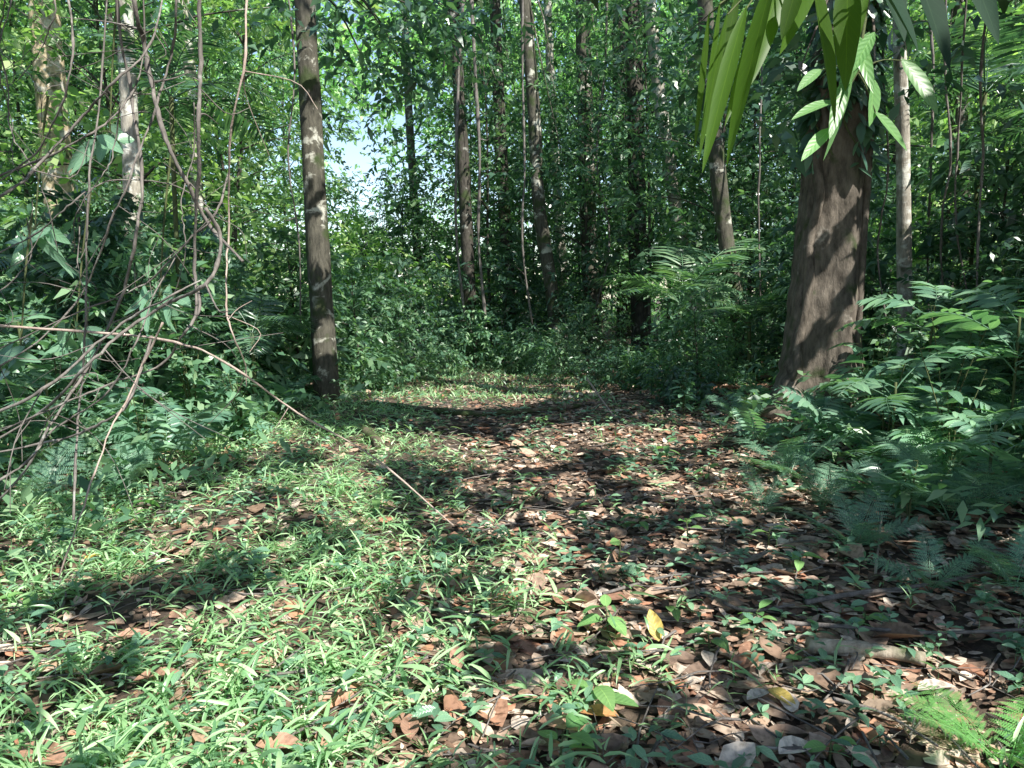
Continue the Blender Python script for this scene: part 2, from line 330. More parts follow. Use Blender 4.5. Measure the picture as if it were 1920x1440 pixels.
# bamboo grass
def gd(x, y): return (.05+.95*sst(.5, -.55, x+.15*(y-2.2)-.16*(vn(x*2, y*2, 2)-.5)*6))*(.24+.76*sst(.34, .58, .6*vn(x*1.1+7, y*1.1, 1)+.4*vn(x*3+1, y*3, 0)))
x, y = scatter(6900, -5.2, 3.5, 1.6, 9.3, gd, 1.6); n = len(x); z = gz(x, y); K = 5
g = Geo(); hgt = rng.uniform(.03, .16, n); ln_ = rng.normal(0, .4, (n, 2))
az0 = rng.uniform(0, 6.28, n); sz = rng.uniform(.65, 1.3, n)
for k in range(K):
    f = (k+.6)/K; az = az0+(k % 2)*math.pi+rng.normal(0, .6, n)
    b = np.stack([x+ln_[:, 0]*hgt*f, y+ln_[:, 1]*hgt*f, z+hgt*f], 1)
    el = rng.uniform(.05, 1.0, n)
    d = np.stack([np.cos(az)*np.cos(el), np.sin(az)*np.cos(el), np.sin(el)], 1)
    L = rng.uniform(.055, .14, n)*sz; leaves(g, b, d, UP+.4*rv(n), L, L*rng.uniform(.075, .13, n), rng.uniform(.1, .65, n), .15, T_GRASS)
b = np.stack([x, y, z], 1); leaves(g, b, np.stack([ln_[:, 0], ln_[:, 1], np.ones(n)], 1), np.tile([1., 0, .1], (n, 1)), hgt*1.1, .004, 0, .1, T_LOW)
tag(g.build('grass', M['grass']), 'low bright green bamboo-like grass growing over the left of the path', 'grass', kind='stuff')
x = rng.uniform(-2.6, 1.4, 4000); y = rng.uniform(9.6, 17, 4000); az = rng.uniform(0, 6.28, 4000)
g = Geo(); leaves(g, np.stack([x, y, gz(x, y)], 1), np.stack([np.cos(az), np.sin(az), rng.uniform(.3, 1.5, 4000)], 1), UP+.3*rv(4000), rng.uniform(.1, .22, 4000), .022, .3, .1, T_LOW)
tag(g.build('far_grass', M['grass']), 'short grass on the path beyond the fallen log', 'grass', kind='stuff')
x, y = scatter(1700, -3, 3.5, 1.7, 9.5, lambda x, y: .25+.75*sst(.3, .6, vn(x*1.7+2, y*1.7, 3))); n = len(x); g = Geo(); hh = rng.uniform(.02, .1, n)
for k in range(4):
    az = k*1.7+rng.uniform(0, 1.2, n)+x*9; L = rng.uniform(.03, .085, n)
    leaves(g, np.stack([x, y, gz(x, y)+hh*(.6+.13*k)+.02], 1), np.stack([np.cos(az), np.sin(az), rng.uniform(0, .6, n)], 1), UP+.3*rv(n), L, L*.42, .25, .12, T_MID)
leaves(g, np.stack([x, y, gz(x, y)], 1), np.tile([.05, .05, 1.], (n, 1)), np.tile([1., 0, .1], (n, 1)), hh+.02, .004, 0, .1, T_LOW)
tag(g.build('ground_sprouts', M['shrub']), 'tiny broad-leaved sprouts growing through the leaf litter', 'sprouts', kind='stuff')
def gc(x, y): return sst(1.6, 2.8, np.abs(x-.1))*sst(2.8, 4.8, y)
x, y = scatter(4200, -10, 10, 2, 20, gc); n = len(x)
g = Geo(); sprays(g, np.stack([x, y, gz(x, y)+rng.uniform(.02, .4, n)], 1), rv(n)*np.array([1, 1, .3])+UP*.5, 7, .12, .05, .25, T_LOW, .4)
tag(g.build('undergrowth', M['leaf']), 'dark low leafy undergrowth on both sides of the path', 'undergrowth', kind='stuff')

# ---------------------------------------------------------------- leaf canopy added overhead to dapple the sunlight
def canopy(N, u0, u1, v0, v1, z0, z1, th, L, W, label):
    u = rng.uniform(u0, u1, N); v = rng.uniform(v0, v1, N); z = rng.uniform(z0, z1, N)
    m = (.35*vn(u*.9, v*.9, 3)+.65*vn(u*2.8+5, v*2.8, 2)) < th
    u, v, z = u[m], v[m], z[m]
    C = np.stack([u+SUN[0]*z/SUN[2], v+SUN[1]*z/SUN[2], z], 1)
    g = Geo(); sprays(g, C, rv(len(C))*np.array([1, 1, .35]), 9, L, W, L*2, T_LOW, .3, keep)
    tag(g.build('dapple_canopy', M['canopy'], uv=False), label, 'canopy', kind='stuff')
canopy(8200, -6.5, 7.5, -1.5, 10.5, 4.4, 6.4, .66, .19, .11, 'unseen lower leaf canopy added to dapple the path')
canopy(7000, -14, 15, 6, 24, 8, 12.5, .44, .2, .10, 'high leaf canopy added above the trees with gaps cut for sun')
N = 1500; sg = np.where(rng.random(N) < .5, -1., 1.); a = rng.uniform(-.3, .45, N); rr = rng.uniform(11, 16, N); z = rng.uniform(0, 8, N)  # side forest outside the view, added to cut the open sky light
g = Geo(); sprays(g, np.stack([sg*np.cos(a)*rr, np.sin(a)*rr, z], 1), rv(N), 9, .4, .2, .9, T_LOW, .3)
tag(g.build('sky_blocking_forest', M['leaf'], uv=False), 'unseen leafy forest added at both sides to block sky light', 'forest', kind='stuff')

# ---------------------------------------------------------------- tall trees
def tree(label, Y, pts, w0, w1, mat, crown=(4, 12), leafm='leaf', top=12.5, extra=(), name='tree', shape=None, rings=26, sides=14, cz=8.2, flare=.45):
    p = [at(a, b_, Y) for a, b_ in pts]
    d = p[0]-p[1]; z0 = float(gz(p[0][0], p[0][1]))
    if p[0][2] > z0+.05: p.insert(0, p[0]+d/abs(d[2])*(p[0][2]-z0))
    dt = p[-1]-p[-2]; dt = dt/dt[2]; dt[:2] *= .6; p.append(p[-1]+dt*(max(top-p[-1][2], .5)*.5)); p.append(p[-2]+dt*max(top-p[-2][2], 1.)*np.array([.6, .6, 1]))
    base = p[0].copy(); base[2] = z0-.05; p[0] = base
    c = cr(p, rings); zz = c[:, 2]-z0
    k = np.clip(zz/(at(960, 0, Y)[2]), 0, 1.4); r = .5*(w0+(w1-w0)*k)*Y/F
    r = r*(1+flare*np.exp(-np.maximum(zz, 0)/(.22 if shape is None else .35))); r *= 1+rng.normal(0, .02, rings); r = np.maximum(r, .03)
    root = empty(name, base, label, 'tree')
    ph = rng.uniform(0, 6.28, 4)
    sh = shape or (lambda t, th: 1+.04*np.sin(3*th+ph[0]+5*t)+.03*np.sin(5*th+ph[1]-9*t)+.02*np.sin(2*th+30*t+ph[2]))
    g = Geo(); tube(g, c, r, sides, sh)
    rad, ncl = crown; cg = Geo()
    tx = c[-1]
    cc = [np.array([tx[0], tx[1], 0])+np.array([math.cos(a)*rr, math.sin(a)*rr, zc]) for a, rr, zc in
          [(random.uniform(0, 6.28), rad*math.sqrt(random.random()), random.uniform(cz, top+1.5)) for _ in range(ncl)]]+[at(*e) for e in extra]
    for q in cc:
        i = int(np.argmin(np.abs(c[:, 2]-max(q[2]+.3, at(960, -60, Y)[2])))); s = c[i]
        mid = (s+q)/2+np.array([0, 0, .25])+rng.normal(0, .12, 3)
        tube(g, cr([s, mid, q], 7), np.linspace(min(.03, r[i]*.35), .006, 7), 5, cap=False)
        n = 18; D = nrm(q-np.array([tx[0], tx[1], q[2]])+1e-3)*.6+rv(n)*np.array([.8, .8, .4])
        sprays(cg, q+rv(n)*np.array([.5, .5, .32]), D, 10, .17, .075, .5, T_LOW, .45, keep)
    g.build('trunk', M[mat], root, base, smooth=True)
    cg.build('crown', M[leafm], root, base, uv=False)
    return root, c, r
tree('tall dark trunk with pale lichen patches standing just left of the path', 9.4, [(613, 752), (604, 600), (592, 400), (582, 200), (571, 0)], 46, 36, 'bark_lichen', extra=[(800, 20, 10), (715, 50, 9.6), (660, 10, 9.2), (480, 0, 9.8), (880, 40, 11), (760, -40, 10), (690, 130, 10.2), (750, 110, 10.6), (690, 20, 10.2)], flare=.2, leafm='leaf_dark')
tree('thick trunk tinted with yellow sunlight at the far left edge behind hanging vines', 14, [(118, 640), (112, 400), (98, 200), (82, 0)], 58, 46, 'bark_sun_tint', extra=[(10, 80, 14.5)])
tree('slim pale mottled trunk seen through the vine tangle, left', 10.5, [(262, 720), (255, 520), (246, 300), (236, 60)], 34, 28, 'bark_pale', crown=(2.5, 8))
tree('thin whitish trunk between the vine tangle and the lichen patched tree', 15, [(372, 640), (370, 400), (362, 200), (345, 20)], 24, 20, 'bark_pale', crown=(2.5, 8), leafm='leaf_sun_tint')
tree('dark vine wrapped trunk standing behind the middle of the path', 18, [(884, 640), (874, 420), (862, 200), (850, 0)], 26, 20, 'bark_dark', extra=[(830, 180, 17.5), (900, 260, 17.5), (860, 90, 17.4), (930, 150, 17.3)], leafm='leaf_dark')
tree('short-looking dark trunk right of the vine wrapped trunk in the centre', 21, [(958, 660), (952, 500), (942, 330), (930, 60)], 24, 20, 'bark_dark', extra=[(950, 120, 20), (980, 240, 20)])
tree('mottled trunk bending left as it rises, right of the path end', 17.6, [(1048, 660), (1034, 540), (1010, 380), (1000, 200), (984, 0)], 26, 22, 'bark_lichen', extra=[(1000, 30, 17), (1040, 180, 17), (1060, 320, 17)])
tree('straight grey-brown trunk second left of the darkest slender trunk', 21, [(1113, 640), (1103, 420), (1097, 220), (1092, 10)], 34, 26, 'bark_lichen', extra=[(1100, 60, 20), (1130, 300, 20)], leafm='leaf_dark')
tree('slender dark trunk in front of its neighbours, right of centre', 19, [(1206, 645), (1196, 480), (1192, 250), (1186, 0)], 36, 28, 'bark_dark', extra=[(1240, 40, 18.5), (1150, 130, 18.3), (1230, 240, 18.3)])
tree('dim trunk half hidden directly behind the slender dark trunk', 25, [(1172, 620), (1166, 400), (1163, 200), (1160, 0)], 30, 26, 'bark_dark')
tree('thin pale trunk among the dark trunks, right of the bending one', 23, [(1062, 630), (1048, 400), (1036, 220), (1026, 0)], 18, 14, 'bark_pale', crown=(2, 8))
tree('white spotted trunk leaning left behind the palm fronds', 18, [(1312, 640), (1282, 480), (1245, 240), (1218, 0)], 26, 22, 'bark_pale', extra=[(1290, 60, 17), (1300, 220, 17.2)])
tree('pale brown trunk leaning left, nearest left of the fluted tree', 12.5, [(1392, 640), (1365, 480), (1346, 320), (1325, 60)], 32, 26, 'bark_lichen', crown=(3, 10))
tree('slim white-barked trunk immediately right of the big fluted tree', 9, [(1697, 680), (1696, 500), (1693, 250), (1686, 0)], 27, 22, 'bark_pale', crown=(2.5, 8))
tree('dark thin trunk at the right, among hanging vines', 13, [(1812, 660), (1806, 420), (1800, 150), (1796, 0)], 28, 22, 'bark_dark', extra=[(1880, 120, 12), (1780, 60, 12)])
tree('faint thin trunk behind leaves midway between lichen patched and vine wrapped trees', 24, [(792, 650), (778, 400), (766, 200), (758, 0)], 17, 13, 'bark_lichen', crown=(3, 8))
fl = lambda t, th: 1+(.06+.18*math.exp(-t*10))*np.cos(3*th+.6+1.2*t)+(.045+.12*math.exp(-t*10))*np.cos(5*th+2.0-2*t)-.09*np.exp(-((np.cos(th+1.0+.8*t)-1)/.02)**2)-.09*np.exp(-((np.cos(th+2.2-.5*t)-1)/.015)**2)-.07*np.exp(-((np.cos(th+1.6+.3*t)-1)/.01)**2)+.02*np.sin(9*th+6*t)+.008*np.sin(17*th-4*t)
bigroot, bigc, bigr = tree('huge fluted brown tree trunk with sunlit spots, right of the path', 8.0, [(1522, 776), (1538, 620), (1563, 320), (1584, 0)], 130, 90, 'bark_big', crown=(4, 14), extra=[(1470, 60, 8.6), (1380, 90, 9), (1640, 40, 8.5), (1290, 60, 10), (1500, 130, 7.4), (1640, 120, 7.3)], shape=fl, rings=64, sides=96, flare=.42, cz=7, leafm='leaf_dark')

# ---------------------------------------------------------------- understorey
def under(height, z0, rad, ncl, nsp, L, W, K=10, tr=.05, twig=.45, sag=.3):
    t = Geo(); c = Geo(); lean = rng.normal(0, .05, 2)*height
    ax = cr([[0, 0, -.05], [lean[0]*.3, lean[1]*.1, height*.35], [lean[0]*.6, lean[1]*.8, height*.7], [lean[0], lean[1], height]], 12)
    tube(t, ax, np.linspace(tr, tr*.25, 12), 7, cap=False)
    for k in range(ncl):
        f = (k+random.random())/ncl; zc = z0+(height-z0)*f
        rr = rad*(math.sin(math.pi*min(1, .18+.78*f))**.6)*random.uniform(.25, 1); a = k*2.4+random.uniform(-.5, .5)
        i = int(np.argmin(np.abs(ax[:, 2]-zc*.9))); s = ax[i]
        q = np.array([s[0]+math.cos(a)*rr, s[1]+math.sin(a)*rr, zc])
        tube(t, cr([s, (s+q)/2+np.array([0, 0, .12]), q], 5), np.linspace(tr*.4, .006, 5), 4, cap=False)
        D = np.array([math.cos(a), math.sin(a), .1])*.8+rv(nsp)*np.array([.8, .8, .4])
        sp = .18*rad+.1
        sprays(c, q+rv(nsp)*np.array([sp, sp, sp*.7]), D, K, L*random.uniform(.7, 1.5), W*random.uniform(.75, 1.35), twig, T_LOW, sag)
    return proto_mesh(t, 'trunk', M['bark_dark'], True), c
U = []
for spec, mats in [((9, 1.0, 2.1, 30, 20, .145, .07), ('leaf', 'leaf_sun_tint')), ((6.5, .4, 1.8, 26, 18, .135, .063), ('leaf_dark', 'leaf')), ((11, 2.0, 2.4, 33, 20, .16, .075), ('leaf', 'leaf_sun_tint')),
                   ((4.5, .2, 1.5, 20, 13, .22, .10), ('leaf_dark', 'leaf')), ((8, .8, 1.9, 28, 19, .12, .062), ('leaf_sun_tint', 'leaf'))]:
    t, c = under(*spec)
    a = proto_mesh(c, 'crown', M[mats[0]]); b2 = a.copy(); b2.materials.clear(); b2.materials.append(M[mats[1]])
    U.append((t, a, b2))
Bs = []
for spec in [(1.5, .1, .8, 14, 10, .14, .06, 9, .015, .35), (1.1, .05, .7, 11, 10, .18, .08, 8, .012, .3), (2.2, .2, 1.0, 17, 11, .13, .055, 10, .02, .4)]:
    t, c = under(*spec); a = proto_mesh(c, 'foliage', M['leaf_dark']); b2 = a.copy(); b2.materials.clear(); b2.materials.append(M['leaf']); b3 = a.copy(); b3.materials.clear(); b3.materials.append(M['leaf_sun_tint']); Bs.append((t, a, b2, b3))
def zone(x, y):
    q = x/y
    if q < -.42: return 'behind the vine tangle on the left'
    if q < -.25: return 'between the vine tangle and the lichen patched tree'
    if q < .03: return 'filling the view behind the far end of the path'
    if q < .2: return 'around the group of dark slender trunks'
    if q < .42: return 'in the thicket left of and behind the fluted tree'
    return 'at the right edge beyond the slim white trunk'
def sapling(x, y, k, v, s):
    kind = ['tall airy sapling', 'dark bushy young tree', 'high drooping young tree', 'low large-leaved young tree', 'fine-leaved young tree'][k]
    near = 'nearest' if y < 11.2 else 'nearer' if y < 19 else 'distant'
    lab = '%s %s %s' % (near, kind, zone(x, y))
    o = empty('understory_tree', (x, y, float(gz(x, y))), lab, 'small tree', lab+' group', random.uniform(0, 6.28))
    child('trunk', U[k][0], o, sc=s); child('crown', U[k][1+v], o, sc=s)
for Y, st in [(12.5, 2.2), (15.5, 2.1), (18.5, 2.0), (22, 2.0), (26, 2.1), (29.5, 2.3)]:
    xx = -Y*.8
    while xx < Y*.8:
        x = xx+random.uniform(-.7, .7); y = Y+random.uniform(-1.2, 1.2); q = x/y; xx += st
        if abs(x+.3) < 2.3 and y < 17: continue
        if abs(x+.205*y) < 1.8 and y > 11: continue
        if y > 28 and q < -.1: continue
        if -.1 < q < .5 and y < 14 and random.random() < .45: continue
        if .03 < q < .22 and y < 17.2: continue
        if .23 < q < .34 and y < 14: continue
        if -.74 < q < -.52 and y < 14: continue
        if -.46 < q < -.40 and y < 14.5: continue
        left = q < -.14  # left saplings more often get the leaf colour with sunlight in it
        k = random.choice([0, 4, 2, 1, 0] if left else [0, 1, 2, 2, 0, 1, 4])
        v = (int(random.random() < .35) if k == 4 else (int(random.random() < .45) if k in (0, 2) else random.choice([0, 1]))) if left else (random.choice([0, 1]) if k in (1, 3) else (1 if k == 4 else int(random.random() < .12)))
        sapling(x, y, k, v, random.uniform(.85, 1.2))
for x, y, k, s in [(-4.6, 8.0, 3, .5), (-5.9, 7.0, 3, .5), (-6.9, 8.8, 1, .42), (-4.0, 9.6, 3, .5), (-5.2, 10.2, 1, .42), (-3.1, 10.8, 3, .5), (-6.8, 10.6, 3, .5),
                   (5.6, 8.8, 3, .65), (6.4, 9.6, 1, .6), (4.7, 10.4, 3, .6), (5.4, 7.2, 3, .42), (6.2, 7.6, 3, .6), (-6.1, 27.5, 4, .7), (-4.6, 24.5, 3, .75), (-5.0, 29, 1, .7), (-3.3, 23, 1, .8)]:
    sapling(x, y, k, 1 if random.random() < .6 else 0, s)
def bush(x, y, k, s, v=0):
    lab = 'low leafy bush %s' % ('left of the path before the log' if x < 0 and y < 9 else 'right of the path beside the ferns' if y < 9 else 'left of the path beyond the log' if x < -1 else 'right of the path beyond the log' if x > .8 else 'closing the far end of the path')
    o = empty('bush', (x, y, float(gz(x, y))), lab, 'bush', lab+' group', random.uniform(0, 6.28))
    child('stem', Bs[k][0], o, sc=s); child('foliage', Bs[k][1+v], o, sc=s)
for x, y, s in [(-3.4, 9.6, 1), (-4.3, 8.4, 1.1), (-5.4, 9.4, 1.3), (-3.2, 11, 1.1), (-4.6, 11.6, 1.4), (-6.4, 11.2, 1.5), (-2.6, 12.6, .9), (-7.4, 9.5, 1.2), (-3.6, 7.2, .8), (-4.9, 6.2, .9), (-3.9, 5.2, .7),
                (2.0, 11.5, .55), (2.6, 10.4, .6), (3.4, 11.3, .6), (2.9, 12.8, .6), (1.9, 13.5, .55), (4.4, 10.6, .9), (1.6, 15, .6), (3.6, 14.3, .9), (5.2, 12.2, 1.1), (6.4, 10.6, 1.1), (6.2, 8.6, 1), (7.4, 12.5, 1.3), (2.1, 9.4, .45), (4.3, 7.4, .7), (4.9, 6.0, .7), (4.2, 4.8, .6), (5.4, 5.2, .8),
                (-1.9, 15, .8), (-.8, 16.5, .8), (.4, 16.2, .7), (1.1, 17.4, .7), (-2.4, 17.5, 1.0), (-.2, 18.5, 1.2), (-3.3, 14.4, 1.2), (5.0, 6.6, .7), (5.9, 7.2, 1), (-1.2, 18, 1.3), (.9, 20.5, 1.2), (-2.0, 20, 1.5), (-4, 19, 1.4), (-5, 22, 1.6), (-3, 24, 1.8), (-4.3, 21, 1.5), (-5.6, 25, 2.0), (-3.4, 17.5, 1.2),
                (-2.1, 11.4, .55), (-1.9, 12.8, .6), (1.3, 11.6, .4), (.9, 13.0, .45), (.7, 14.6, .6), (-1.3, 14.2, .5), (.1, 15.2, .55)]:
    bush(x, y, random.randrange(3), s, 2 if (-6 < x < -1.5 and y > 16 and random.random() < .6) else int(random.random() < .6))  # far left-centre bushes often take the leaf colour with sunlight in it

# distant forest
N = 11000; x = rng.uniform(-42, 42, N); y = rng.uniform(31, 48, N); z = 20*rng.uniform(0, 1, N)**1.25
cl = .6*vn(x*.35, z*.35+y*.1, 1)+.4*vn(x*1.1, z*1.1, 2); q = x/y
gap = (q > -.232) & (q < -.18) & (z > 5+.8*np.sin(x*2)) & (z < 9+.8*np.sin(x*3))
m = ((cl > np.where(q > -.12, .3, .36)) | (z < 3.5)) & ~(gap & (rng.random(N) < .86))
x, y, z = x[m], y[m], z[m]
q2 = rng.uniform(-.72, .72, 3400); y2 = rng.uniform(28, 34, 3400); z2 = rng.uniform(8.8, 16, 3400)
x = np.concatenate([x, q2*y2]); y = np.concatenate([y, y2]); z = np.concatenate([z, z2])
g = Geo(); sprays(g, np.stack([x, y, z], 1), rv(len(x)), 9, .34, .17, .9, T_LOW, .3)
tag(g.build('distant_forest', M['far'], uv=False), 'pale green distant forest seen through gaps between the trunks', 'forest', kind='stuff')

# ---------------------------------------------------------------- ferns and palms
def frond(L, n, pl, bip, pw=.17, arch=.75, rise=.9, mat='fern', start=.18):
    g = Geo(); s = np.linspace(0, 1, 14)
    path = np.stack([np.zeros(14)+.05*L*np.sin(2*s), L*.85*s, L*(rise*s-arch*.7*s*s)], 1)
    tube(g, path, np.linspace(.006, .0015, 14)*max(L, .5)*1.2, 5, cap=False)
    f = np.linspace(start, .985, n); pos = np.stack([np.interp(f, s, path[:, i]) for i in range(3)], 1)
    tan = nrm(np.stack([np.interp(f, s, np.gradient(path[:, i])) for i in range(3)], 1))
    nm = nrm(np.cross(np.array([1., 0, 0]), tan)); h = (f-start)/(1-start)
    pls = pl*np.clip(np.sin(math.pi*(.22+.78*h))**.8, .08, 1)*(1-.15*h)
    for sg in (-1, 1):
        d = nrm(np.array([1., 0, 0])*sg+tan*.42+nm*.05+.08*rv(n))
        if not bip:
            leaves(g, pos, d, nm+.14*rv(n), pls, pls*pw, .22, .12, T_MID)
        else:
            K = 12; u = np.linspace(.08, .96, K); pp = pos[:, None]+d[:, None]*(pls[:, None]*u)[..., None]; pp[..., 2] -= .18*pls[:, None]*u**2
            leaves(g, pos, d, nm, pls, pls*.03, .18, 0, T_LOW)
            for s2 in (-1, 1):
                sd = nrm(np.cross(d, nm))*s2; dd = np.repeat((sd+d*.5)[:, None], K, 1).reshape(-1, 3)
                ll = (pls[:, None]*.11*np.clip(np.sin(math.pi*(.4+.57*u)), .12, 1)[None]).ravel()
                leaves(g, pp.reshape(-1, 3), dd+.05*rv(len(dd)), np.repeat(nm, K, 0), ll, ll*.62, .08, 0, T_LOW)
    return g
FR = {}
FR['plain'] = [proto_mesh(frond(1, 16, .26, False, .22), 'frond', M['fern']), proto_mesh(frond(1, 13, .32, False, .26, arch=.95), 'frond', M['fern'])]
FR['lace'] = [proto_mesh(frond(1, 20, .27, True), 'frond', M['fern']), proto_mesh(frond(1, 18, .3, True, arch=.65), 'frond', M['fern'])]
FR['light'] = [proto_mesh(frond(1, 19, .27, True, arch=.7), 'frond', M['fern_sun_tint'])]
FR['palm'] = [proto_mesh(frond(1, 26, .34, False, .085, arch=.95, rise=.75), 'frond', M['leaf_dark']), proto_mesh(frond(1, 24, .36, False, .1, arch=.7, rise=.55), 'frond', M['leaf_dark'])]
FR['rattan'] = [proto_mesh(frond(1, 30, .32, False, .07, arch=1.05, rise=1.0), 'frond', M['leaf']), proto_mesh(frond(1, 26, .34, False, .08, arch=.75, rise=.75), 'frond', M['leaf'])]
FR['compound'] = [proto_mesh(frond(1, 9, .36, False, .3, arch=.75, rise=.6, start=.3), 'compound_leaf', M['shrub']), proto_mesh(frond(1, 11, .32, False, .27, arch=.9, rise=.75, start=.25), 'compound_leaf', M['shrub'])]
def fern(p, nf, L, kind, label, group=None, name='fern', cat='fern', tilt=(-.1, .55), z=0):
    o = empty(name, (p[0], p[1], float(gz(p[0], p[1]))), label, cat, group, random.uniform(0, 6.28))
    for k in range(nf):
        a = k/nf*6.283+random.uniform(-.35, .35); zz = z*(1 if name == 'palm' else random.uniform(.45, 1))
        child('compound_leaf' if kind == 'compound' else 'frond', random.choice(FR[kind]), o, (0, 0, zz), (random.uniform(*tilt), random.uniform(-.25, .25), a), L*random.uniform(.7, 1.15))
    if z:
        g = Geo(); tube(g, cr([[0, 0, -.05], [.015, .015, z*.5], [0, 0, z+.02]], 8), .025 if name == 'palm' else .009, 8); g.build('stem', M['stem'], o)
    return o
gr = 'ferns massed on the right bank'
for px, py, L, kd in [(1420, 850, .55, 'plain'), (1480, 900, .6, 'lace'), (1560, 860, .75, 'plain'), (1640, 900, .75, 'plain'), (1720, 860, .95, 'plain'), (1800, 900, .9, 'plain'), (1890, 870, .9, 'lace'), (1960, 930, .9, 'plain'),
                      (1540, 960, .5, 'lace'), (1680, 980, .6, 'plain'), (1780, 1000, .65, 'lace'), (1900, 980, .7, 'plain'), (1380, 800, .5, 'lace'), (1430, 790, .5, 'plain'), (1700, 800, 1.05, 'plain'), (1820, 810, 1.05, 'plain'), (1620, 810, .85, 'plain'), (1530, 830, .55, 'plain'), (1760, 940, .8, 'lace'), (1900, 800, 1.1, 'plain')]:
    fern(gnd(px, py), random.randint(6, 8), L, kd, 'dark green fern massed with others on the bank right of the path', gr)
fern(gnd(1600, 1040), 7, .45, 'lace', 'lacy fern at the front of the right bank above the sticks')
fern(gnd(1745, 1120), 6, .36, 'lace', 'small lacy fern growing over the long thin stick, right')
fern(gnd(1900, 1135), 7, .45, 'lace', 'dark fern at the right edge behind the long thin stick')
fern(gnd(1890, 1440), 9, .36, 'light', 'bright sunlit fern in the bottom right corner', tilt=(-.25, .35))
fern(gnd(1430, 960), 6, .42, 'lace', 'lone lacy fern nearest the path on the right')
gl = 'ferns massed on the left bank'
for px, py, L, kd in [(310, 880, .75, 'plain'), (200, 850, .9, 'plain'), (90, 900, .8, 'lace'), (400, 830, .65, 'plain'), (140, 790, 1.0, 'lace'), (10, 840, 1.0, 'plain'), (300, 800, .9, 'lace'), (460, 800, .55, 'lace'), (230, 930, .5, 'lace'), (380, 780, .8, 'plain'), (520, 780, .6, 'plain'), (30, 780, 1.1, 'plain')]:
    fern(gnd(px, py), random.randint(7, 9), L, kd, 'dark green fern massed with others on the bank left of the path', gl)
fern(gnd(60, 960), 6, .55, 'lace', 'lacy fern at the left edge under the vine stems')
for p, z, L, n, lab, kd in [((2.75, 12.2), 1.3, 1.8, 12, 'feathery palm with arching fronds between the leaning trunks', 'rattan'), ((3.3, 10.4), .9, 1.3, 10, 'smaller feathery palm just left of the fluted tree', 'rattan'),
                        ((-4.6, 7.6), 1.5, 1.3, 8, 'dark palm with spreading fronds behind the vines on the left', 'palm'), ((-3.7, 8.4), 3.4, 1.3, 9, 'tall palm with drooping fronds at the upper left', 'palm'), ((-2.9, 8.3), .9, 1.0, 7, 'low palm left of the lichen patched tree', 'palm'),
                        ((5.9, 7.6), 2.6, 1.3, 8, 'palm with pale lit fronds at the right edge', 'rattan'), ((5.8, 9.5), 3.5, 1.6, 8, 'tall palm behind the hanging vines on the right', 'palm')]:
    fern(p, n, L, kd, lab, None, 'palm', 'palm', (-.35, .5), z=z)
for x, y, z, L, n, lab in [(2.75, 5.3, .65, .75, 8, 'feathery compound-leaved shrub in front of the fluted trunk'), (3.6, 5.3, 1.05, .8, 9, 'feathery compound-leaved shrub below the hanging right vines'), (4.2, 5.9, 1.25, .85, 9, 'tall feathery compound-leaved shrub at the right edge'), (2.9, 4.4, .5, .5, 8, 'compound-leaved shrub at the front of the right bank'), (3.5, 6.2, 1.1, .8, 9, 'compound-leaved shrub with the broadest fronds right of the fluted trunk foot'), (-3.4, 5.4, .7, .55, 9, 'compound-leaved shrub among the left ferns'), (-4.1, 6.2, 1.1, .65, 10, 'compound-leaved shrub at the left edge behind the vines')]:
    fern((x, y), n, L, 'compound', lab, None, 'compound_shrub', 'shrub', (-.15, .35), z=z)

# ---------------------------------------------------------------- broadleaf shrubs
def shrub(p, h, nst, nl, L, W, label, group=None, mat='shrub', T=T_HI, name='shrub', cat='shrub', spread=.3):
    o = empty(name, (p[0], p[1], float(gz(p[0], p[1]))), label, cat, group)
    st = Geo(); fo = Geo()
    for s in range(nst):
        a = random.uniform(0, 6.28); hh = h*random.uniform(.65, 1.1); r = spread*hh*random.uniform(.3, 1) if nst > 1 else spread*hh*.3
        c = cr([[0, 0, -.02], [math.cos(a)*r*.3, math.sin(a)*r*.3, hh*.45], [math.cos(a)*r, math.sin(a)*r, hh]], 9)
        tube(st, c, np.linspace(.006+.004*h, .002, 9), 6, cap=False)
        f = np.linspace(.3 if h > .3 else .55, 1, nl); b_ = np.stack([np.interp(f*8, np.arange(9), c[:, i]) for i in range(3)], 1)
        az = np.arange(nl)*2.4+a+rng.normal(0, .3, nl); el = rng.uniform(-.1, .55, nl)
        d = np.stack([np.cos(az)*np.cos(el), np.sin(az)*np.cos(el), np.sin(el)], 1)
        pet = L*.18; sc = rng.uniform(.7, 1.15, nl)
        leaves(fo, b_+d*pet, d, UP+.2*rv(nl), L*sc, W*sc, rng.uniform(.15, .45, nl), rng.uniform(.05, .2, nl), T)
        for i in range(nl): tube(st, [b_[i], b_[i]+d[i]*pet*.5, b_[i]+d[i]*pet*1.05], .0022, 4, cap=False)
    st.build('stem', M['stem'], o); fo.build('foliage', M[mat], o)
    return o
